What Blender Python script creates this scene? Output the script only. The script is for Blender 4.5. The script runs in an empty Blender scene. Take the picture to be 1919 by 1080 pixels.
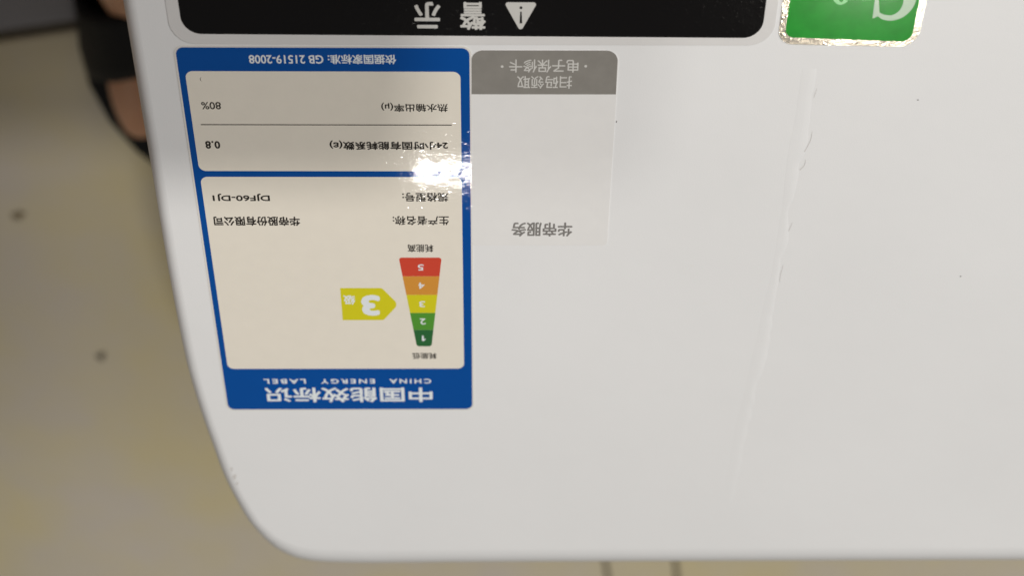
import bpy, bmesh, math, random
from mathutils import Vector, Matrix, noise

random.seed(7)
sc = bpy.context.scene
COL = sc.collection

# ------------------------------------------------------------------ camera, world, lamps, exposure
FACE_Z = 0.42                                   # the heater lies on its back, its front is this high
cam_d = bpy.data.cameras.new('camera')
cam = bpy.data.objects.new('camera', cam_d); COL.objects.link(cam); sc.camera = cam
cam_d.sensor_fit = 'HORIZONTAL'; cam_d.sensor_width = 36.0
cam_d.lens = 2650.0 / 1919.0 * 36.0
cam_d.clip_start = 0.01; cam_d.clip_end = 60.0
RX = ((0.9998313717262959, -0.010881419344001931, -0.01479266118632466),
      (-0.0002342162378686681, 0.7979132603528504, -0.6027722406480231),
      (0.018362278035890158, 0.6026740608870971, 0.79777616101209))
def flip(r): return Vector((r[0], -r[1], -r[2]))
xa, ya, za = flip(RX[0]), -flip(RX[1]), -flip(RX[2])
m = Matrix((xa, ya, za)).transposed().to_4x4()
m.translation = Vector((0.0697230, 0.1487411, FACE_Z + 0.2867099))
cam.matrix_world = m
cam_d.dof.use_dof = True
cam_d.dof.focus_distance = 0.335
cam_d.dof.aperture_fstop = 11.0
cam_d.dof.aperture_blades = 0

w = bpy.data.worlds.new('World'); sc.world = w; w.use_nodes = True
bg = w.node_tree.nodes['Background']
bg.inputs[0].default_value = (1.0, 0.97, 0.92, 1); bg.inputs[1].default_value = 0.13

def lamp(name, loc, target, size, power, colour, shape='RECTANGLE', size_y=None):
    d = bpy.data.lights.new(name, 'AREA'); d.shape = shape; d.size = size
    if size_y: d.size_y = size_y
    d.energy = power; d.color = colour
    o = bpy.data.objects.new(name, d); COL.objects.link(o)
    o.location = loc
    o.rotation_euler = (Vector(target) - Vector(loc)).to_track_quat('-Z', 'Y').to_euler()
    return o
# small round ceiling lamps: one whose mirror image sits on the blue sticker, two behind the person with the phone
lamp('ceiling_lamp', (-0.005, -1.30, 2.42), (0, 0, 0.42), 0.115, 0.95, (1.0, 0.96, 0.90), 'RECTANGLE', 0.018)
lamp('ceiling_lamp', (0.74, -0.80, 2.42), (0.1, 0, 0.42), 0.16, 2.2, (1.0, 0.94, 0.84), 'RECTANGLE', 0.10)
lamp('ceiling_lamp', (0.57, 1.10, 2.42), (0.1, 0, 0.42), 0.10, 15.5, (1.0, 0.965, 0.915), 'DISK')
lamp('ceiling_lamp', (0.24, 1.10, 2.42), (0.1, 0, 0.42), 0.10, 5.2, (1.0, 0.965, 0.915), 'DISK')
# unseen soft area light, added behind right so the heater shades the floor
lamp('added_soft_light', (1.9, 1.35, 2.15), (0.1, 0.0, 0.4), 1.0, 44.0, (1.0, 0.985, 0.965), 'RECTANGLE', 1.0)

sc.view_settings.view_transform = 'Standard'; sc.view_settings.look = 'None'
sc.view_settings.exposure = 0.06; sc.view_settings.gamma = 1.0
sc.view_settings.use_curve_mapping = False

# ------------------------------------------------------------------ materials
def material(name, base, rough=0.4, spec=0.5):
    mt = bpy.data.materials.new(name); mt.use_nodes = True
    b = mt.node_tree.nodes['Principled BSDF']
    b.inputs['Base Color'].default_value = (*base, 1)
    b.inputs['Roughness'].default_value = rough
    b.inputs['Specular IOR Level'].default_value = spec
    return mt, mt.node_tree, b

def coords(nt, kind='Object'):
    return nt.nodes.new('ShaderNodeTexCoord').outputs[kind]

def tex_noise(nt, co, scale, detail=3, rough=0.55):
    n = nt.nodes.new('ShaderNodeTexNoise'); n.inputs['Scale'].default_value = scale
    n.inputs['Detail'].default_value = detail; n.inputs['Roughness'].default_value = rough
    nt.links.new(co, n.inputs['Vector']); return n.outputs['Fac']

def ramp(nt, fac, stops):
    r = nt.nodes.new('ShaderNodeValToRGB'); e = r.color_ramp.elements
    while len(e) < len(stops): e.new(0.5)
    for k, (p, c) in enumerate(stops):
        e[k].position = p; e[k].color = (*c, 1)
    nt.links.new(fac, r.inputs[0]); return r.outputs[0]

def bump(nt, b, height, dist, strength=1.0, prev=None):
    n = nt.nodes.new('ShaderNodeBump'); n.inputs['Distance'].default_value = dist
    n.inputs['Strength'].default_value = strength
    nt.links.new(height, n.inputs['Height'])
    if prev is not None: nt.links.new(prev, n.inputs['Normal'])
    nt.links.new(n.outputs[0], b.inputs['Normal']); return n.outputs[0]

def vary(nt, b, base, co, scale, amount):
    f = tex_noise(nt, co, scale, 4)
    lo = tuple(c * (1 - amount) for c in base); hi = tuple(min(1, c * (1 + amount)) for c in base)
    nt.links.new(ramp(nt, f, [(0.3, lo), (0.7, hi)]), b.inputs['Base Color'])

def film(name, base, rough=0.10, spec=0.4, rippled=1.0, metal=0.0, amount=0.012):
    """printed glossy sticker film with the fine dents it takes from the sheet below it"""
    mt, nt, b = material(name, base, rough, spec)
    co = coords(nt)
    vary(nt, b, base, co, 260, amount)
    b.inputs['Metallic'].default_value = metal
    if rippled:
        a = bump(nt, b, tex_noise(nt, co, 620, 2, 0.6), 0.0000062 * rippled)
        a = bump(nt, b, tex_noise(nt, co, 190, 2, 0.5), 0.0000085 * rippled, prev=a)
        f = ramp(nt, tex_noise(nt, co, 780, 1, 0.5), [(0.60, (0, 0, 0)), (0.80, (1, 1, 1))])   # sparse sharp dents
        bump(nt, b, f, 0.0000055 * rippled, prev=a)
    return mt

def casing_material():
    base = (0.79, 0.785, 0.78)
    mt, nt, b = material('white_painted_casing', base, 0.33, 0.5)
    co = coords(nt)
    f = tex_noise(nt, co, 14, 5)
    nt.links.new(ramp(nt, f, [(0.3, (0.776, 0.778, 0.780)), (0.7, (0.802, 0.804, 0.806))]), b.inputs['Base Color'])
    rf = nt.nodes.new('ShaderNodeMapRange')
    nt.links.new(tex_noise(nt, co, 22, 4), rf.inputs[0]); rf.inputs[3].default_value = 0.29; rf.inputs[4].default_value = 0.40
    nt.links.new(rf.outputs[0], b.inputs['Roughness'])
    a = bump(nt, b, tex_noise(nt, co, 2600, 2), 0.000018)
    bump(nt, b, tex_noise(nt, co, 60, 2), 0.00010, prev=a)
    return mt

M = {}
M['casing'] = casing_material()
M['film_white'] = film('white_film', (0.74, 0.72, 0.68), 0.035)
M['film_cream'] = film('cream_film', (0.81, 0.76, 0.665), 0.035)
M['film_blue'] = film('blue_film', (0.002, 0.072, 0.32), 0.035, 0.25)
M['print_white'] = film('white_print', (0.78, 0.82, 0.84), 0.035)
M['print_black'] = film('black_print', (0.028, 0.024, 0.020), 0.035)
M['print_red'] = film('red_print', (0.62, 0.065, 0.035), 0.035)
M['print_orange'] = film('orange_print', (0.66, 0.29, 0.045), 0.035)
M['print_yellow'] = film('yellow_print', (0.66, 0.61, 0.015), 0.035)
M['print_green'] = film('leaf_green_print', (0.085, 0.30, 0.035), 0.035)
M['print_dark_green'] = film('dark_green_print', (0.025, 0.135, 0.04), 0.035)
M['card'] = film('card_film', (0.785, 0.777, 0.765), 0.30, 0.4, 0.4)
M['card_grey'] = film('grey_card_print', (0.235, 0.222, 0.20), 0.30, 0.4, 0.5, amount=0.06)
M['card_text'] = film('grey_card_lettering', (0.20, 0.19, 0.18), 0.30, 0.4, 0.4)
M['card_white'] = film('pale_card_lettering', (0.60, 0.59, 0.56), 0.30, 0.4, 0.4)
M['film_clear'] = film('milky_film_edge', (0.70, 0.69, 0.68), 0.16, 0.5, 1.2)
M['film_black'] = film('black_film', (0.0045, 0.0040, 0.0042), 0.10, 0.30, 2.4)
M['foil'] = film('silver_foil', (0.76, 0.70, 0.60), 0.17, 0.5, 4.5, 1.0, 0.12)
M['film_green'] = film('green_film', (0.016, 0.30, 0.028), 0.13, 0.4, 0.35, amount=0.10)
M['mint'] = film('mint_print', (0.50, 0.66, 0.50), 0.14)
M['mint_green'] = film('bright_mint_print', (0.30, 0.72, 0.32), 0.14)
M['glue'] = film('dried_glue', (0.785, 0.775, 0.76), 0.40, 0.4, 0.5)
M['speck'] = material('dark_speck', (0.10, 0.09, 0.08), 0.6)[0]
M['edge_shade'] = material('painted_edge_shade', (0.66, 0.645, 0.63), 0.7)[0]  # grey standing in for shade at the glue strip's edge
M['scuff'] = material('grey_scuff', (0.62, 0.60, 0.58), 0.5)[0]

def tile_material(name, a, b_, c):
    mt, nt, b = material(name, a, 0.30, 0.5)
    g = nt.nodes.new('ShaderNodeNewGeometry').outputs['Position']
    f = tex_noise(nt, g, 5.5, 6, 0.6)
    nt.links.new(ramp(nt, f, [(0.36, a), (0.50, b_), (0.62, c)]), b.inputs['Base Color'])
    bump(nt, b, tex_noise(nt, g, 40, 3), 0.0006)
    return mt
M['tile'] = tile_material('beige_floor_tile', (0.65, 0.56, 0.33), (0.62, 0.55, 0.40), (0.60, 0.54, 0.46))
M['tile_grey'] = tile_material('grey_floor_tile', (0.25, 0.245, 0.26), (0.28, 0.27, 0.28), (0.30, 0.285, 0.29))
M['grout'] = material('dark_grout', (0.11, 0.095, 0.07), 0.9)[0]
M['stain_faint'] = material('faint_stain', (0.22, 0.17, 0.10), 0.7)[0]
M['stain'] = material('brown_stain', (0.07, 0.055, 0.035), 0.7)[0]

def skin_material():
    mt, nt, b = material('bare_skin', (0.46, 0.22, 0.135), 0.45)
    co = coords(nt)
    f = tex_noise(nt, co, 38, 4)
    nt.links.new(ramp(nt, f, [(0.3, (0.62, 0.30, 0.165)), (0.7, (0.72, 0.40, 0.24))]), b.inputs['Base Color'])
    bump(nt, b, tex_noise(nt, co, 500, 3), 0.0004)
    b.inputs['Subsurface Weight'].default_value = 0.1
    b.inputs['Subsurface Radius'].default_value = (0.01, 0.004, 0.002)
    return mt
M['skin'] = skin_material()
M['nail'] = material('toe_nail', (0.58, 0.36, 0.27), 0.25)[0]
M['rubber'] = material('black_rubber', (0.005, 0.0045, 0.004), 0.6, 0.25)[0]
M['cloth_grey'] = material('grey_cloth', (0.10, 0.10, 0.11), 0.9)[0]
M['cloth_dark'] = material('dark_cloth', (0.035, 0.037, 0.045), 0.9)[0]
M['hair'] = material('black_hair', (0.012, 0.010, 0.009), 0.6)[0]

# ------------------------------------------------------------------ helpers
def empty(name, loc, label, cat):
    o = bpy.data.objects.new(name, None); COL.objects.link(o)
    o.location = loc; o.empty_display_size = 0.05
    o['label'] = label; o['category'] = cat
    return o

def link(name, me, mat, parent=None, label=None):
    o = bpy.data.objects.new(name, me); COL.objects.link(o)
    me.name = name
    if not me.materials: me.materials.append(mat)
    if parent: o.parent = parent
    if label: o['label'] = label
    return o

ROOT = Vector((0.39, 0.03, 0.0))
def P(u, v, z=0.0):
    """millimetres on the heater's front (u to the right, v towards its far edge, z off the face), in the heater's own space"""
    return Vector((u / 1000 - ROOT.x, -v / 1000 - ROOT.y, FACE_Z + z / 1000))

def rounded(pts, radii, n=7):
    """outline through corner points with rounded corners"""
    out = []
    k = len(pts)
    for i in range(k):
        p, a, b = Vector(pts[i]), Vector(pts[i - 1]), Vector(pts[(i + 1) % k])
        r = radii[i] if isinstance(radii, (list, tuple)) else radii
        if r <= 0: out.append(tuple(p)); continue
        da, db = (a - p).normalized(), (b - p).normalized()
        ang = da.angle(db); t = r / math.tan(ang / 2)
        c = p + (da + db).normalized() * (r / math.sin(ang / 2))
        s, e = p + da * t - c, p + db * t - c
        for j in range(n + 1):
            f = j / n
            q = s.lerp(e, f).normalized() * r
            out.append(tuple(c + q))
    return out

def sheet(name, pts, z0, z1, mat, parent, label=None):
    """a flat printed patch or film with a real thickness from z0 to z1 (mm)"""
    bm = bmesh.new()
    top = [bm.verts.new(P(u, v, z1)) for u, v in pts]
    bot = [bm.verts.new(P(u, v, z0)) for u, v in pts]
    f = bm.faces.new(top)
    n = len(pts)
    for i in range(n):
        bm.faces.new((top[i], bot[i], bot[(i + 1) % n], top[(i + 1) % n]))
    bm.normal_update()
    if f.normal.z < 0: bmesh.ops.reverse_faces(bm, faces=bm.faces[:])
    bmesh.ops.recalc_face_normals(bm, faces=bm.faces[:])
    if f.normal.z < 0: bmesh.ops.reverse_faces(bm, faces=bm.faces[:])
    me = bpy.data.meshes.new(name); bm.to_mesh(me); bm.free()
    return link(name, me, mat, parent, label)

def rect(u0, v0, u1, v1): return [(u0, v0), (u1, v0), (u1, v1), (u0, v1)]

def lettering(text, box, z, mat, parent, bold=0.0, name='lettering', spacing=1.0):
    """flat print, upside down on the face like the sticker itself; box = (u0, v0, u1, v1) in mm; bold = mm added round each stroke"""
    cu = bpy.data.curves.new('lettering', 'FONT')
    cu.body = text; cu.size = 1.0; cu.resolution_u = 3
    cu.space_character = spacing
    tmp = bpy.data.objects.new('lettering', cu); COL.objects.link(tmp)
    bpy.context.view_layer.update()
    dg = bpy.context.evaluated_depsgraph_get()
    me = bpy.data.meshes.new_from_object(tmp.evaluated_get(dg))
    bpy.data.objects.remove(tmp); bpy.data.curves.remove(cu)
    vv = [v.co.copy() for v in me.vertices]; ff = [tuple(p.vertices) for p in me.polygons]
    bpy.data.meshes.remove(me)
    x0, x1 = min(v.x for v in vv), max(v.x for v in vv); y0, y1 = min(v.y for v in vv), max(v.y for v in vv)
    u0, v0, u1, v1 = box
    u0 += bold; v0 += bold; u1 -= bold; v1 -= bold
    offs = [(0, 0)]
    if bold > 0: offs += [(bold * math.cos(i * math.pi / 4), bold * math.sin(i * math.pi / 4)) for i in range(8)]
    verts = []; faces = []
    for i, (du, dv) in enumerate(offs):
        base = len(verts)
        for v in vv:
            a = (v.x - x0) / (x1 - x0); b = (v.y - y0) / (y1 - y0)
            verts.append(P(u1 + (u0 - u1) * a + du, v0 + (v1 - v0) * b + dv, z + 0.0012 * i))
        faces += [tuple(k + base for k in f) for f in ff]
    me = bpy.data.meshes.new(name); me.from_pydata([tuple(v) for v in verts], [], faces); me.update()
    if sum(p.normal.z for p in me.polygons) < 0: me.flip_normals()
    return link(name, me, mat, parent)

# ------------------------------------------------------------------ floor
ANG = math.radians(8.9)
E1 = Vector((math.cos(ANG), math.sin(ANG), 0)); E2 = Vector((math.sin(ANG), -math.cos(ANG), 0))
A0 = Vector((-0.146, -0.204, 0)).dot(E2)         # joint across, near the foot
B0 = Vector((0.158, -0.645, 0)).dot(E1)          # the two close joints at the far edge
C0 = B0 + 0.051
def quad_slab(name, mat, x0, x1, y0, y1, z0, z1):
    bm = bmesh.new()
    bmesh.ops.create_cube(bm, size=1.0)
    for v in bm.verts:
        v.co = Vector((x0 if v.co.x < 0 else x1, y0 if v.co.y < 0 else y1, z0 if v.co.z < 0 else z1))
    me = bpy.data.meshes.new(name); bm.to_mesh(me); bm.free()
    return me
floor_me = quad_slab('floor', M['grout'], -5, 5, -5, 5, -0.06, -0.003)
floor = link('floor', floor_me, M['grout']); floor['kind'] = 'structure'
def tile_mesh(wd, ln, mat):
    bm = bmesh.new(); bmesh.ops.create_cube(bm, size=1.0)
    for v in bm.verts: v.co = Vector((v.co.x * wd, v.co.y * ln, -0.0029 if v.co.z < 0 else 0.0))
    top = [e for e in bm.edges if all(v.co.z > -0.001 for v in e.verts)]
    bmesh.ops.bevel(bm, geom=top, offset=0.0012, segments=1, affect='EDGES')
    me = bpy.data.meshes.new('tile'); bm.to_mesh(me); bm.free(); me.materials.append(mat)
    return me
TS, GAP = 0.80, 0.003
cols = [(C0 + GAP / 2 + k * TS, TS - GAP) for k in range(0, 5)] + [(B0 + GAP / 2, C0 - B0 - GAP)] + \
       [(B0 - GAP / 2 - (k + 1) * TS + GAP, TS - GAP) for k in range(0, 5)]
meshes = {}
for s, wd in cols:
    for r in range(-4, 5):
        grey = r < 0
        key = (round(wd, 4), grey)
        if key not in meshes: meshes[key] = tile_mesh(wd, TS - 0.006, M['tile_grey'] if grey else M['tile'])
        c = E1 * (s + wd / 2) + E2 * (A0 + r * TS + TS / 2)
        t = link('tile', meshes[key], None, floor)
        t.location = (c.x, c.y, random.uniform(-0.0002, 0.0))
        t.rotation_euler = (0, 0, ANG)
def blot(name, c, r, z, mat, parent, seed, stretch=(1, 1), local=None):
    bm = bmesh.new(); n = 18; vs = []
    rnd = random.Random(seed)
    ph = [rnd.uniform(0, 6.28) for _ in range(3)]
    for i in range(n):
        a = 2 * math.pi * i / n
        q = r * (1 + 0.22 * math.sin(2 * a + ph[0]) + 0.16 * math.sin(3 * a + ph[1]) + 0.1 * math.sin(5 * a + ph[2]))
        x, y = c[0] + q * math.cos(a) * stretch[0], c[1] + q * math.sin(a) * stretch[1]
        vs.append(bm.verts.new(local(x, y, z) if local else Vector((x, y, z))))
    f = bm.faces.new(vs); bm.normal_update()
    if f.normal.z < 0: bmesh.ops.reverse_faces(bm, faces=[f])
    me = bpy.data.meshes.new(name); bm.to_mesh(me); bm.free()
    return link(name, me, mat, parent)
blot('stain', (-0.179, -0.440), 0.0030, 0.0008, M['stain'], floor, 1, (0.8, 1.2))
blot('stain', (-0.2105, -0.330), 0.0035, 0.0008, M['stain_faint'], floor, 2, (1.2, 0.8))

# ------------------------------------------------------------------ water heater
heater = empty('water_heater', ROOT, 'white water heater lying on its back on the tiled floor, with stickers on its front', 'water heater')
corner = [(-9.8, 40), (-9.8, 67), (-9.1, 94.7), (-7.4, 112.2), (-5.9, 122.7), (-4.2, 134.3), (-2.0, 143.8), (1.2, 154.3),
          (4.9, 161.6), (9.4, 166.4), (15.5, 169.0), (27, 170.2), (43, 170.4), (84, 170.2)]
# the outline as seen runs over the rounded rim; push it out to the true side
def rim(q):                                        # rim radius: tight at the sides, broad at the top and bottom
    return 3.5 + 10.5 * q
prof = []
for i, p in enumerate(corner):
    a = Vector(corner[max(0, i - 1)]); b = Vector(corner[min(len(corner) - 1, i + 1)])
    tg = (b - a).normalized(); nrm = Vector((-tg.y, tg.x))      # outward: left / down
    q = max(0.0, nrm.y)
    q = q * q
    r = rim(q)
    prof.append((Vector(p) + nrm * r * (0.24 + 0.38 * q), nrm, r))
W_, V0, V1 = 800.0, -238.0, 176.0
CU = -9.8 + 390.0; CV = -33.0
pts = []
def mir(t, mu, mv):
    p, n, r = t
    pu = 2 * CU - p.x if mu else p.x; pv = 2 * CV - p.y if mv else p.y
    return (Vector((pu, pv)), Vector((-n.x if mu else n.x, -n.y if mv else n.y)), r)
loop = prof + [mir(t, True, False) for t in reversed(prof)] + [mir(t, True, True) for t in prof] + [mir(t, False, True) for t in reversed(prof)]
def smooth_loop(lp, sub=4):
    out = []; k = len(lp)
    for i in range(k):
        (p1, n1, r1), (p2, n2, r2) = lp[i], lp[(i + 1) % k]
        p0, p3 = lp[i - 1][0], lp[(i + 2) % k][0]
        far = (p2 - p1).length > 60
        for j in range(1 if far else sub):
            f = j / sub
            if far or j == 0: q = p1
            else:
                m1 = (p2 - p0) * 0.5; m2 = (p3 - p1) * 0.5
                L = (p2 - p1).length
                if m1.length > L: m1 = m1.normalized() * L
                if m2.length > L: m2 = m2.normalized() * L
                q = (2*f**3-3*f**2+1)*p1 + (f**3-2*f**2+f)*m1 + (-2*f**3+3*f**2)*p2 + (f**3-f**2)*m2
            out.append((q, n1.lerp(n2, f).normalized(), r1 + (r2 - r1) * f))
    return out
loop = smooth_loop(loop)
bm = bmesh.new(); rings = []
SEG = 9
for j in range(SEG + 1):
    a = math.pi / 2 * j / SEG
    rings.append([bm.verts.new(P(p.x - n.x * r * (1 - math.sin(a)), p.y - n.y * r * (1 - math.sin(a)), -r * (1 - math.cos(a)))) for p, n, r in loop])
rings.append([bm.verts.new(P(p.x, p.y, -(FACE_Z * 1000 - 12))) for p, n, r in loop])
rings.append([bm.verts.new(P(p.x - n.x * 3.5, p.y - n.y * 3.5, -(FACE_Z * 1000 - 3.5))) for p, n, r in loop])
rings.append([bm.verts.new(P(p.x - n.x * 12, p.y - n.y * 12, -(FACE_Z * 1000 - 0.5))) for p, n, r in loop])
cap = bm.faces.new(rings[0])
k = len(loop)
for a, b in zip(rings, rings[1:]):
    for i in range(k):
        f = bm.faces.new((a[i], a[(i + 1) % k], b[(i + 1) % k], b[i])); f.smooth = True
bm.faces.new(rings[-1])
bmesh.ops.recalc_face_normals(bm, faces=bm.faces[:])
me = bpy.data.meshes.new('casing'); bm.to_mesh(me); bm.free()
link('casing', me, M['casing'], heater)

# --- energy label: 66 x 109 mm, printed film
en = sheet('energy_label', rounded(rect(-0.45, -0.45, 66.45, 109.45), 2.1), 0.0, 0.10, M['film_white'], heater,
           'blue bordered energy label with a coloured grade scale, at the left of the front')
en['label'] = 'blue bordered energy label with a coloured grade scale'
sheet('border', rounded(rect(0, 0, 66, 109), 1.8), 0.101, 0.115, M['film_blue'], en)
sheet('panel', rounded(rect(1.45, 6.0, 63.9, 32.75), 1.7), 0.116, 0.128, M['film_cream'], en)
sheet('panel', rounded(rect(1.45, 34.4, 63.9, 94.6), 1.7), 0.116, 0.128, M['film_cream'], en)
Z1 = 0.135
lw = lambda t, b, bold=0.0, s=1.0: lettering(t, b, Z1 - 0.01, M['print_white'], en, bold, spacing=s)
lb = lambda t, b, bold=0.0, s=1.0: lettering(t, b, Z1, M['print_black'], en, bold, spacing=s)
lw('依据国家标准:', (34.0, 1.70, 49.4, 4.12), 0.05)
lw('GB 21519-2008', (16.24, 1.86, 33.0, 4.02), 0.05)
lb(')', (4.62, 7.55, 4.95, 8.62))
lb('80%', (4.09, 13.96, 8.61, 15.92), 0.04)
lb('热水输出率(μ)', (45.49, 14.03, 60.88, 16.50), 0.05)
sheet('rule', rect(3.36, 19.87, 61.72, 20.12), 0.129, Z1, M['print_black'], en)
lb('0.8', (3.76, 24.41, 7.24, 26.55), 0.10, 1.1)
lb('24小时固有能耗系数(ε)', (32.89, 24.20, 60.79, 26.80), 0.085)
lb('DJF60-DJ1', (3.72, 39.18, 17.50, 41.34), 0.08)
lb('规格型号:', (49.45, 38.86, 60.63, 41.48), 0.07)
lb('华帝股份有限公司', (3.20, 45.85, 24.24, 48.64), 0.09)
lb('生产者名称:', (46.88, 45.66, 60.64, 48.38), 0.06)
lb('耗能高', (50.26, 54.20, 56.62, 56.57), 0.045)
lb('耗能低', (50.30, 89.15, 56.70, 91.25), 0.045)
lw('CHINA', (43.96, 98.15, 55.09, 99.82), 0.07, 1.35)
lw('ENERGY', (25.70, 98.15, 40.05, 99.82), 0.07, 1.35)
lw('LABEL', (10.47, 98.15, 21.65, 99.82), 0.07, 1.35)
lw('中国能效标识', (10.44, 101.19, 55.35, 106.45), 0.145)
# grade scale
def fx(v): 
    f = (v - 58.22) / 28.7
    return 47.93 + (51.60 - 47.93) * f, 58.64 + (55.46 - 58.64) * f
vs = [58.22, 64.03, 69.94, 75.78, 81.41, 86.93]
mats = ['print_red', 'print_orange', 'print_yellow', 'print_green', 'print_dark_green']
nums = [('5', (52.60, 60.30, 54.10, 62.20)), ('4', (52.60, 66.03, 54.14, 68.03)), ('3', (52.60, 71.95, 54.14, 73.90)),
        ('2', (52.62, 77.62, 54.16, 79.60)), ('1', (52.96, 83.25, 53.98, 85.15))]
names = ['red', 'orange', 'yellow', 'green', 'dark green']
for i in range(5):
    (a0, a1), (b0, b1) = fx(vs[i]), fx(vs[i + 1])
    rr = [0.7 if i == 0 else 0, 0.7 if i == 0 else 0, 0.8 if i == 4 else 0, 0.8 if i == 4 else 0]
    s = sheet('grade_band', rounded([(a0, vs[i] + (0.02 if i else 0)), (a1, vs[i] + (0.02 if i else 0)), (b1, vs[i + 1]), (b0, vs[i + 1])], rr), 0.129, 0.137, M[mats[i]], en, names[i] + ' band of the grade scale')
    if i < 4: lettering(nums[i][0], nums[i][1], 0.143, M['print_white'], en, 0.05)
    else: sheet('lettering', [(53.02, 83.3), (53.48, 83.3), (53.48, 84.55), (53.95, 84.28), (53.95, 84.65), (53.42, 85.12), (53.02, 85.12)], 0.1375, 0.143, M['print_white'], en)
sheet('grade_arrow', rounded([(32.75, 67.77), (43.3, 67.77), (47.3, 73.0), (43.3, 78.15), (32.75, 78.15)], [0, 0.8, 2.0, 0.8, 0]), 0.129, 0.137, M['print_yellow'], en, 'yellow arrow with the grade 3')
lettering('3', (37.79, 69.94, 42.63, 76.69), 0.143, M['print_white'], en, 0.42)
lettering('级', (33.33, 70.05, 36.34, 73.09), 0.143, M['print_white'], en, 0.09)

# --- service card (its code square is left blank)
cd = sheet('service_card', rounded(rect(66.25, 0.5, 99.8, 54.5), [3.0, 3.0, 1.2, 1.2]), 0.0, 0.12, M['card'], heater, 'white service card with a grey header band')
sheet('header_band', rounded([(66.45, 0.55), (99.55, 0.5), (99.65, 11.75), (66.4, 11.8)], [2.6, 2.6, 0, 0]), 0.121, 0.133, M['card_grey'], cd)
lettering('电子保修卡', (74.97, 2.81, 90.74, 6.12), 0.14, M['card_white'], cd, 0.03)
lettering('扫码领取', (76.80, 7.01, 89.43, 10.28), 0.14, M['card_white'], cd, 0.03)
for u, v in ((73.39, 4.62), (92.39, 4.48)):
    sheet('dot', [(u + 0.33 * math.cos(t * 0.5236), v + 0.33 * math.sin(t * 0.5236)) for t in range(12)], 0.134, 0.14, M['card_white'], cd)
lettering('华帝服务', (75.93, 47.54, 91.0, 51.80), 0.128, M['card_text'], cd, 0.10)

# --- warning sticker (only its header row is in view)
wn = sheet('warning_sticker', rounded(rect(-0.6, -62, 134.3, -0.85), 5.5), 0.0, 0.14, M['film_clear'], heater, 'black warning sticker with a clear edge')
sheet('black_field', rounded([(1.9, -58), (131.8, -58), (131.6, -2.75), (2.2, -3.35)], 4.2), 0.141, 0.155, M['film_black'], wn)
sheet('warning_triangle', rounded([(73.7, -11.3), (81.1, -11.3), (77.45, -4.1)], 0.55), 0.156, 0.166, M['card_white'], wn)
sheet('exclamation_mark', rounded([(77.30, -9.05), (77.62, -9.05), (77.78, -6.2), (77.2, -6.2)], 0.1), 0.167, 0.172, M['film_black'], wn)
sheet('exclamation_dot', [(77.46 + 0.34 * math.cos(t * 0.5236), -10.0 + 0.34 * math.sin(t * 0.5236)) for t in range(12)], 0.167, 0.172, M['film_black'], wn)
lettering('警', (63.94, -11.36, 69.70, -4.55), 0.166, M['card_white'], wn, 0.12)
lettering('示', (53.86, -11.32, 59.69, -4.90), 0.166, M['card_white'], wn, 0.16)

# --- green foil sticker
gr = sheet('green_sticker', rounded([(135.35, -50), (167.15, -50), (167.15, -0.55), (135.35, -1.25)], [2.5, 2.5, 4.2, 3.6]), 0.0, 0.14, M['foil'], heater, 'green sticker with a silver foil edge')
sheet('green_field', rounded([(136.8, -48.6), (165.6, -48.6), (165.55, -1.95), (136.8, -2.95)], [1.6, 1.6, 2.2, 2.2]), 0.141, 0.155, M['film_green'], gr)
def stroke(name, pts, mat, z, parent):
    """a stroke of varying width: pts = (u, v, half width)"""
    bm = bmesh.new(); L = []; R = []
    dense = []
    for i in range(len(pts) - 1):
        p0 = Vector(pts[max(0, i - 1)]); p1 = Vector(pts[i]); p2 = Vector(pts[i + 1]); p3 = Vector(pts[min(len(pts) - 1, i + 2)])
        for j in range(6):
            f = j / 6
            dense.append(0.5 * ((2 * p1) + (p2 - p0) * f + (2 * p0 - 5 * p1 + 4 * p2 - p3) * f * f + (3 * p1 - p0 - 3 * p2 + p3) * f ** 3))
    dense.append(Vector(pts[-1]))
    for i, d in enumerate(dense):
        a, b = dense[max(0, i - 1)], dense[min(len(dense) - 1, i + 1)]
        tg = Vector((b.x - a.x, b.y - a.y)).normalized(); n = Vector((-tg.y, tg.x)) * d.z
        L.append(bm.verts.new(P(d.x + n.x, d.y + n.y, z))); R.append(bm.verts.new(P(d.x - n.x, d.y - n.y, z)))
    for i in range(len(L) - 1):
        bm.faces.new((L[i], L[i + 1], R[i + 1], R[i]))
    bm.normal_update()
    if sum(f.normal.z for f in bm.faces) < 0: bmesh.ops.reverse_faces(bm, faces=bm.faces[:])
    me = bpy.data.meshes.new(name); bm.to_mesh(me); bm.free()
    return link(name, me, mat, parent)
stroke('lettering', [(156.35, -9.6, 0.30), (157.1, -8.7, 0.43), (158.6, -7.95, 0.61), (160.5, -7.9, 0.71), (162.3, -9.0, 0.98), (163.3, -11.0, 1.28), (163.2, -13.2, 1.40),
                     (161.4, -15.3, 1.46), (158.8, -17.0, 1.46), (156.8, -19.4, 1.34), (156.9, -22.0, 1.10), (158.7, -23.7, 0.73), (161.0, -23.7, 0.61), (163.0, -22.4, 0.49), (164.0, -20.6, 0.30)], M['mint'], 0.161, gr)
sheet('lettering', [(155.6, -13.2), (156.3, -13.2), (157.2, -9.0), (157.5, -8.6), (156.2, -7.75), (155.85, -7.75)], 0.156, 0.1605, M['mint'], gr)
stroke('lettering', [(149.2, -12.2, 0.55), (149.1, -11.9, 0.5), (148.7, -11.45, 0.35), (148.1, -11.3, 0.35), (147.3, -11.8, 0.45), (146.9, -13.0, 0.6), (146.9, -17.5, 0.6)], M['mint_green'], 0.161, gr)

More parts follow.
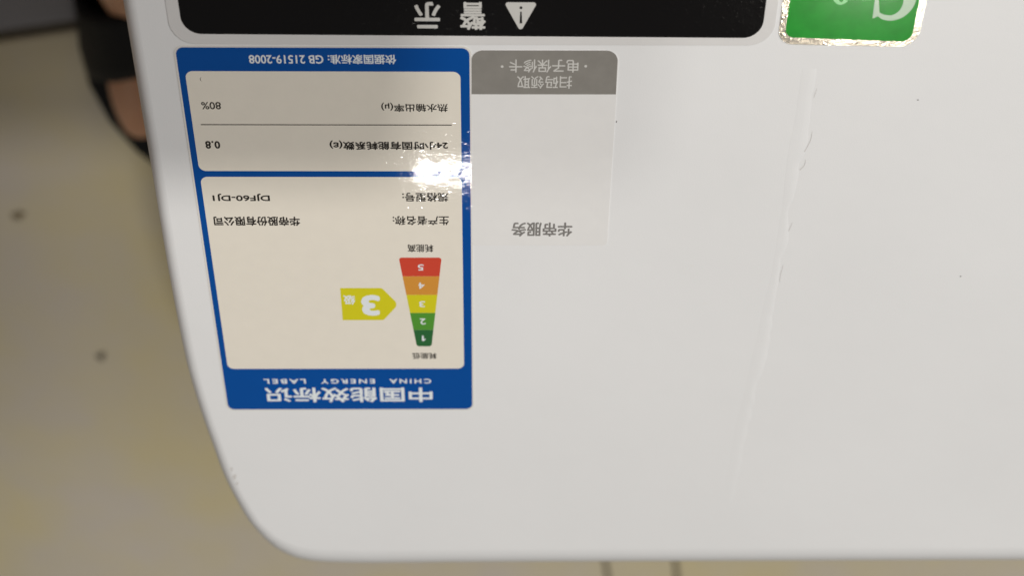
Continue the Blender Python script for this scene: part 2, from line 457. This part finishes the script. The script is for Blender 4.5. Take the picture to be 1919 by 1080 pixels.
# --- dried glue strip where a tape was pulled off, specks and a scuff
def spline(pts, v):
    for (a, b) in zip(pts, pts[1:]):
        if a[1] <= v <= b[1]: 
            f = (v - a[1]) / (b[1] - a[1]); f = f * f * (3 - 2 * f)
            return a[0] + (b[0] - a[0]) * f
    return pts[-1][0] if v > pts[-1][1] else pts[0][0]
RT = [(145.2, 4.0), (145.3, 18), (145.7, 26.6), (144.6, 31), (144.9, 38), (143.6, 44), (144.7, 50), (143.9, 62), (144.0, 87), (142.4, 106), (141.5, 125), (140.6, 149)]
LT = [(141.9, 4.0), (141.9, 17), (141.5, 30), (142.1, 45), (141.9, 61), (140.9, 80), (139.8, 98), (138.3, 120), (137.9, 149)]
bm = bmesh.new(); rows = []
nst = 130
for i in range(nst + 1):
    v = 5 + 140 * i / nst
    ul = spline(LT, v) + 0.25 * noise.noise(Vector((v * 0.22, 3.1, 0))) ; ur = spline(RT, v) + 0.55 * noise.noise(Vector((v * 0.33, 9.7, 0)))
    fade = min(1, (145 - v) / 40.0) if v > 105 else 1
    h = 0.004 + 0.045 * max(0, fade) * (0.45 + 0.55 * abs(noise.noise(Vector((v * 0.15, 0.3, 4)))))
    rows.append([bm.verts.new(P(ul, v, 0.0)), bm.verts.new(P(ul + 0.3, v, 0.004 + h * 0.55)), bm.verts.new(P((ul + ur) / 2, v, 0.004 + h * 0.4)), bm.verts.new(P(ur - 0.14, v, 0.006 + h)), bm.verts.new(P(ur, v, 0.0))])
for a, b in zip(rows, rows[1:]):
    for i in range(4):
        f = bm.faces.new((a[i], a[i + 1], b[i + 1], b[i])); f.smooth = True
bm.normal_update()
if sum(f.normal.z for f in bm.faces) < 0: bmesh.ops.reverse_faces(bm, faces=bm.faces[:])
me = bpy.data.meshes.new('glue_strip'); bm.to_mesh(me); bm.free()
link('glue_strip', me, M['casing'], heater, 'pale ridged strip left by pulled-off tape')
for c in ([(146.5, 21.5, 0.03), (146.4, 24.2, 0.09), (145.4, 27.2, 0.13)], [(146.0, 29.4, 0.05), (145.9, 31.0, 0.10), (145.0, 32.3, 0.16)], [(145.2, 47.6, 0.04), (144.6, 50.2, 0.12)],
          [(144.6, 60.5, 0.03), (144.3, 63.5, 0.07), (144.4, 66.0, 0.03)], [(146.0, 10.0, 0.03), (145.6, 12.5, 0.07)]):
    stroke('edge_shade', c, M['edge_shade'], 0.06, heater)  # thin shade lines painted along the strip's right edge
lp = lambda x, y, z: P(x, y, z)
blot('speck', (169.9, 13.1), 0.17, 0.02, M['speck'], heater, 3, (1.2, 0.8), lp)
blot('speck', (190.24, 64.15), 0.18, 0.02, M['speck'], heater, 4, (1, 1.1), lp)
blot('speck', (100.2, 19.1), 0.18, 0.02, M['speck'], heater, 5, (0.8, 1.2), lp)
for k, (u, v, rr) in enumerate(((-1.6, 131.6, 0.5), (-1.1, 134.6, 0.7), (-0.6, 137.2, 0.45), (121.5, 60.8, 0.35), (126.0, 73.0, 0.22))):
    blot('scuff', (u, v), rr, 0.012, M['scuff'] if k < 3 else M['glue'], heater, 10 + k, (0.7, 1.5) if k < 3 else (1.6, 0.6), lp)

# ------------------------------------------------------------------ person beside the heater
FWD = Vector((math.sin(math.radians(3)), -math.cos(math.radians(3)), 0)); LEFT = Vector((-FWD.y, FWD.x, 0))
PR = Vector((-0.235, 0.10, 0.0))
person = empty('person', PR, 'person with a bare foot in a black slide sandal beside the heater', 'person')
def skinned(name, nodes, edges, mat, parent, root=0, level=2):
    """nodes: (position, rx, ry); grown with a Skin modifier and subdivided, then kept as a mesh"""
    me = bpy.data.meshes.new(name)
    me.from_pydata([tuple(Vector(n[0]) - PR) for n in nodes], edges, [])
    o = bpy.data.objects.new(name, me); COL.objects.link(o)
    o.modifiers.new('skin', 'SKIN').use_smooth_shade = True
    for i, n in enumerate(nodes):
        sv = me.skin_vertices[0].data[i]; sv.radius = (n[1], n[2]); sv.use_root = (i == root)
    sd = o.modifiers.new('sub', 'SUBSURF'); sd.levels = sd.render_levels = level
    bpy.context.view_layer.update()
    dg = bpy.context.evaluated_depsgraph_get()
    me2 = bpy.data.meshes.new_from_object(o.evaluated_get(dg))
    bpy.data.objects.remove(o); bpy.data.meshes.remove(me)
    for p in me2.polygons: p.use_smooth = True
    return link(name, me2, mat, parent)
heelL = Vector((-0.106, -0.025, 0.0))             # left foot set forward beside the heater
heelR = Vector((-0.355, 0.03, 0.0))
hipc = Vector((-0.235, 0.27, 0.86))
nodes = []; edges = []
def N(p, rx, ry=None, prev=None):
    nodes.append((Vector(p), rx, ry if ry else rx)); i = len(nodes) - 1
    if prev is not None: edges.append((prev, i))
    return i
pel = N(hipc, 0.15, 0.11)
shoulders = hipc + Vector((0, 0, 0.50)) + FWD * 0.06
waist = N(hipc + Vector((0, 0, 0.17)) + FWD * 0.0, 0.135, 0.10, pel)
chest = N(hipc + Vector((0, 0, 0.36)) + FWD * 0.03, 0.155, 0.115, waist)
upper = N(shoulders, 0.10, 0.085, chest)
neck = N(shoulders + Vector((0, 0, 0.09)) + FWD * 0.02, 0.052, 0.055, upper)
jaw = N(shoulders + Vector((0, 0, 0.16)) + FWD * 0.05, 0.062, 0.075, neck)
face = N(shoulders + Vector((0, 0, 0.22)) + FWD * 0.05, 0.075, 0.092, jaw)
crown = N(shoulders + Vector((0, 0, 0.29)) + FWD * 0.04, 0.060, 0.075, face)
def leg(heel, side):
    lean = 1.0 if side > 0 else 0.0                   # the left foot is set forward, its shin leans back
    B = lambda f: -FWD * f * lean
    hip = N(hipc + LEFT * side * 0.09 + Vector((0, 0, -0.07)), 0.088, 0.092, pel)
    knee_p = heel + FWD * 0.075 + Vector((0, 0, 0.47)) + B(0.25)
    thigh = N((hipc + LEFT * side * 0.095 + knee_p) / 2 + Vector((0, 0, -0.02)), 0.078, 0.080, hip)
    knee = N(knee_p, 0.056, 0.058, thigh)
    calf = N(heel + FWD * 0.035 + Vector((0, 0, 0.34)) + B(0.18), 0.054, 0.058, knee)
    shin = N(heel + FWD * 0.045 + Vector((0, 0, 0.18)) + B(0.075), 0.040, 0.042, calf)
    ank = N(heel + FWD * 0.055 + Vector((0, 0, 0.105)), 0.036, 0.040, shin)
    hl = N(heel + FWD * 0.022 + Vector((0, 0, 0.058)), 0.031, 0.031, ank)
    inst = N(heel + LEFT * 0.014 + FWD * 0.108 + Vector((0, 0, 0.074)), 0.033, 0.033, ank)
    ball = N(heel + LEFT * 0.016 + FWD * 0.150 + Vector((0, 0, 0.047)), 0.036, 0.017, inst)
    for k in range(5):
        off = 0.004 + (side * -1) * (0.026 - 0.0160 * k)          # big toe on the inner side
        ln = [0.066, 0.066, 0.060, 0.052, 0.042][k]; rr = [0.0125, 0.0090, 0.0086, 0.0082, 0.0078][k]
        base = heel + FWD * (0.172 - 0.0045 * k) + LEFT * off + Vector((0, 0, 0.041))
        a = N(base, rr, rr, ball)
        b = N(base + FWD * ln * 0.42 + Vector((0, 0, 0.004)), rr * 0.98, rr * 0.98, a)
        N(base + FWD * ln * 0.80 + Vector((0, 0, -0.006)), rr * 0.92, rr * 0.86, b)
leg(heelL, 1); leg(heelR, -1)
def hand(wr, down, across, palm_n, fingers, thumb):
    """palm, four unequal fingers and a thumb off the palm's side"""
    pm = N(wr[1] + down * 0.055, 0.038, 0.016, wr[0])
    for k in range(4):
        b = wr[1] + down * 0.098 + across * (0.030 - 0.020 * k)
        ln = [0.070, 0.078, 0.072, 0.056][k] * fingers
        a = N(b, 0.0085, 0.0085, pm)
        c = N(b + down * ln * 0.5 + palm_n * ln * 0.16, 0.0080, 0.0080, a)
        N(b + down * ln * 0.82 + palm_n * ln * 0.46, 0.0072, 0.0072, c)
    t1 = N(wr[1] + down * 0.045 + across * 0.045 + palm_n * 0.008, 0.011, 0.011, pm)
    N(wr[1] + down * 0.085 + across * 0.060 + palm_n * thumb, 0.009, 0.009, t1)
# right arm hangs, left arm holds the phone by its end
sl = N(shoulders - LEFT * 0.17 + Vector((0, 0, -0.03)), 0.055, 0.055, upper)
el = N(shoulders - LEFT * 0.225 + Vector((0, 0, -0.31)) - FWD * 0.03, 0.038, 0.040, sl)
wp = shoulders - LEFT * 0.24 + Vector((0, 0, -0.55)) + FWD * 0.04
wl = N(wp, 0.026, 0.030, el)
hand((wl, wp), Vector((0, 0, -1)), FWD, LEFT, 1.0, 0.01)
PH = cam.matrix_world
def ph(x, y, z): return PH @ Vector((x / 1000, y / 1000, z / 1000))
right = (ph(1, 0, 0) - ph(0, 0, 0)).normalized(); upv = (ph(0, 1, 0) - ph(0, 0, 0)).normalized(); back = (ph(0, 0, 1) - ph(0, 0, 0)).normalized()
sr = N(shoulders + LEFT * 0.17 + Vector((0, 0, -0.03)), 0.055, 0.055, upper)
er = N(Vector((-0.04, 0.33, 1.06)), 0.038, 0.040, sr)
wp2 = ph(-165, 45, 34)
wr_ = N(wp2, 0.026, 0.030, er)
hand((wr_, wp2), (right * 0.86 - back * 0.50).normalized(), upv, (right * 0.6 - back * 0.2).normalized(), 0.75, 0.03)
nose = N(nodes[face][0] + FWD * 0.098 + Vector((0, 0, -0.012)), 0.012, 0.012, face)
skinned('body', nodes, edges, M['skin'], person, 0, 2)

# clothes
def cloth(name, items, edges_, mat, lvl=2): return skinned(name, items, edges_, mat, person, 0, lvl)
sh = [(hipc + Vector((0, 0, -0.08)), 0.17, 0.135), (hipc + Vector((0, 0, 0.17)), 0.155, 0.125), (hipc + Vector((0, 0, 0.36)) + FWD * 0.03, 0.175, 0.135), (shoulders + Vector((0, 0, 0.01)), 0.115, 0.10),
      (shoulders + LEFT * 0.18 + Vector((0, 0, -0.03)), 0.07, 0.07), (shoulders + LEFT * 0.18 + Vector((0, 0, -0.19)), 0.062, 0.062),
      (shoulders - LEFT * 0.18 + Vector((0, 0, -0.03)), 0.07, 0.07), (shoulders - LEFT * 0.225 + Vector((0, 0, -0.19)) - FWD * 0.05, 0.062, 0.062)]
cloth('shirt', sh, [(0, 1), (1, 2), (2, 3), (3, 4), (4, 5), (3, 6), (6, 7)], M['cloth_grey'])
def tl(side, heel): 
    kp = heel + FWD * (0.07 - (0.30 if side > 0 else 0)) + Vector((0, 0, 0.54))
    return [(hipc + LEFT * side * 0.09 + Vector((0, 0, -0.08)), 0.112, 0.115), ((hipc + LEFT * side * 0.095 + kp) / 2, 0.105, 0.108), (kp, 0.092, 0.094)]
it = [(hipc + Vector((0, 0, 0.04)), 0.165, 0.13)] + tl(1, heelL) + tl(-1, heelR)
cloth('shorts', it, [(0, 1), (1, 2), (2, 3), (0, 4), (4, 5), (5, 6)], M['cloth_dark'])
skinned('hair', [(nodes[crown][0] - FWD * 0.02 + Vector((0, 0, -0.03)), 0.084, 0.085), (nodes[crown][0] - FWD * 0.005 + Vector((0, 0, 0.022)), 0.066, 0.075)], [(0, 1)], M['hair'], person, 0, 2)

# slide sandals: footbed and broad strap
def sandal(heel, side):
    # outline in the foot's own frame: a along the foot, s to the outer side (mm)
    half = [(0, 22), (15, 30), (50, 33), (110, 38), (160, 46), (190, 50.5), (213, 50), (236, 44), (256, 33), (272, 19), (281, 5)]
    inner = [(282, -10), (276, -24), (262, -37), (240, -44), (200, -44), (150, -37), (100, -33), (50, -33), (15, -31), (0, -22)]
    outl = half + inner
    def W(a, s, z): return heel + FWD * (a / 1000 - 0.012) + LEFT * side * s / 1000 + Vector((0, 0, z / 1000)) - PR
    bm = bmesh.new()
    lv = []
    for z, sc_ in ((0.5, 0.95), (3, 0.985), (22, 1.0), (27, 0.985), (29, 0.955)):
        lv.append([bm.verts.new(W(140 + (a - 140) * sc_, s * sc_, z)) for a, s in outl])
    n = len(outl)
    for A, B in zip(lv, lv[1:]):
        for i in range(n):
            f = bm.faces.new((A[i], A[(i + 1) % n], B[(i + 1) % n], B[i])); f.smooth = True
    bm.faces.new(lv[-1]); bm.faces.new(lv[0])
    bmesh.ops.recalc_face_normals(bm, faces=bm.faces[:])
    me = bpy.data.meshes.new('sandal'); bm.to_mesh(me); bm.free()
    so = link('sandal', me, M['rubber'], person)
    bm = bmesh.new(); rows = []
    for j in range(7):
        a = 142 + 38 * j / 6
        hgt = 88 - 14 * j / 6 ; wo = 37 + 6 * j / 6; wi = 42 + 5 * j / 6
        row = []
        for th in (0.0, 3.5):
            for i in range(15):
                t = math.pi * i / 14
                s = math.cos(t) * ((wo if math.cos(t) > 0 else wi) + th)
                z = 16 + (hgt - 16 + th) * (math.sin(t) ** 0.75)
                row.append(bm.verts.new(W(a + (4 + 10 * j / 6) * math.cos(t), s, z)))
        rows.append(row)
    for A, B in zip(rows, rows[1:]):
        for base in (0, 15):
            for i in range(14):
                f = bm.faces.new((A[base + i], A[base + i + 1], B[base + i + 1], B[base + i])); f.smooth = True
    for R_ in (rows[0], rows[-1]):
        for i in range(14): bm.faces.new((R_[i], R_[i + 1], R_[16 + i], R_[15 + i]))
    bmesh.ops.recalc_face_normals(bm, faces=bm.faces[:])
    me = bpy.data.meshes.new('strap'); bm.to_mesh(me); bm.free()
    link('strap', me, M['rubber'], so)
sandal(heelL, -1); sandal(heelR, 1)

# ------------------------------------------------------------------ smartphone taking the picture, held over the near edge of the heater
PC = ph(-19, 17.5, 10)
phone = empty('smartphone', PC, 'dark smartphone held up by its end above the heater', 'smartphone')
phone.rotation_euler = PH.to_euler()
def phone_slab(name, cx, cy, w_, h_, r_, z0, z1, mat):
    o_ = rounded([(cx - w_/2, cy - h_/2), (cx + w_/2, cy - h_/2), (cx + w_/2, cy + h_/2), (cx - w_/2, cy + h_/2)], r_)
    bm = bmesh.new()
    A = [bm.verts.new(((x + 19) / 1000, (y - 17.5) / 1000, (z0 - 10) / 1000)) for x, y in o_]
    B = [bm.verts.new(((x + 19) / 1000, (y - 17.5) / 1000, (z1 - 10) / 1000)) for x, y in o_]
    bm.faces.new(A); bm.faces.new(B)
    for i in range(len(o_)): bm.faces.new((A[i], A[(i + 1) % len(o_)], B[(i + 1) % len(o_)], B[i]))
    bmesh.ops.recalc_face_normals(bm, faces=bm.faces[:])
    me = bpy.data.meshes.new(name); bm.to_mesh(me); bm.free()
    return link(name, me, mat, phone)
phone_slab('back_cover', -19, 17.5, 158, 75, 9, 6, 13.5, M['cloth_dark'])
phone_slab('camera_bump', -8, 14, 38, 50, 8, 4.2, 5.9, M['rubber'])
phone_slab('screen', -19, 17.5, 152, 70, 7, 13.6, 14.2, M['film_black'])
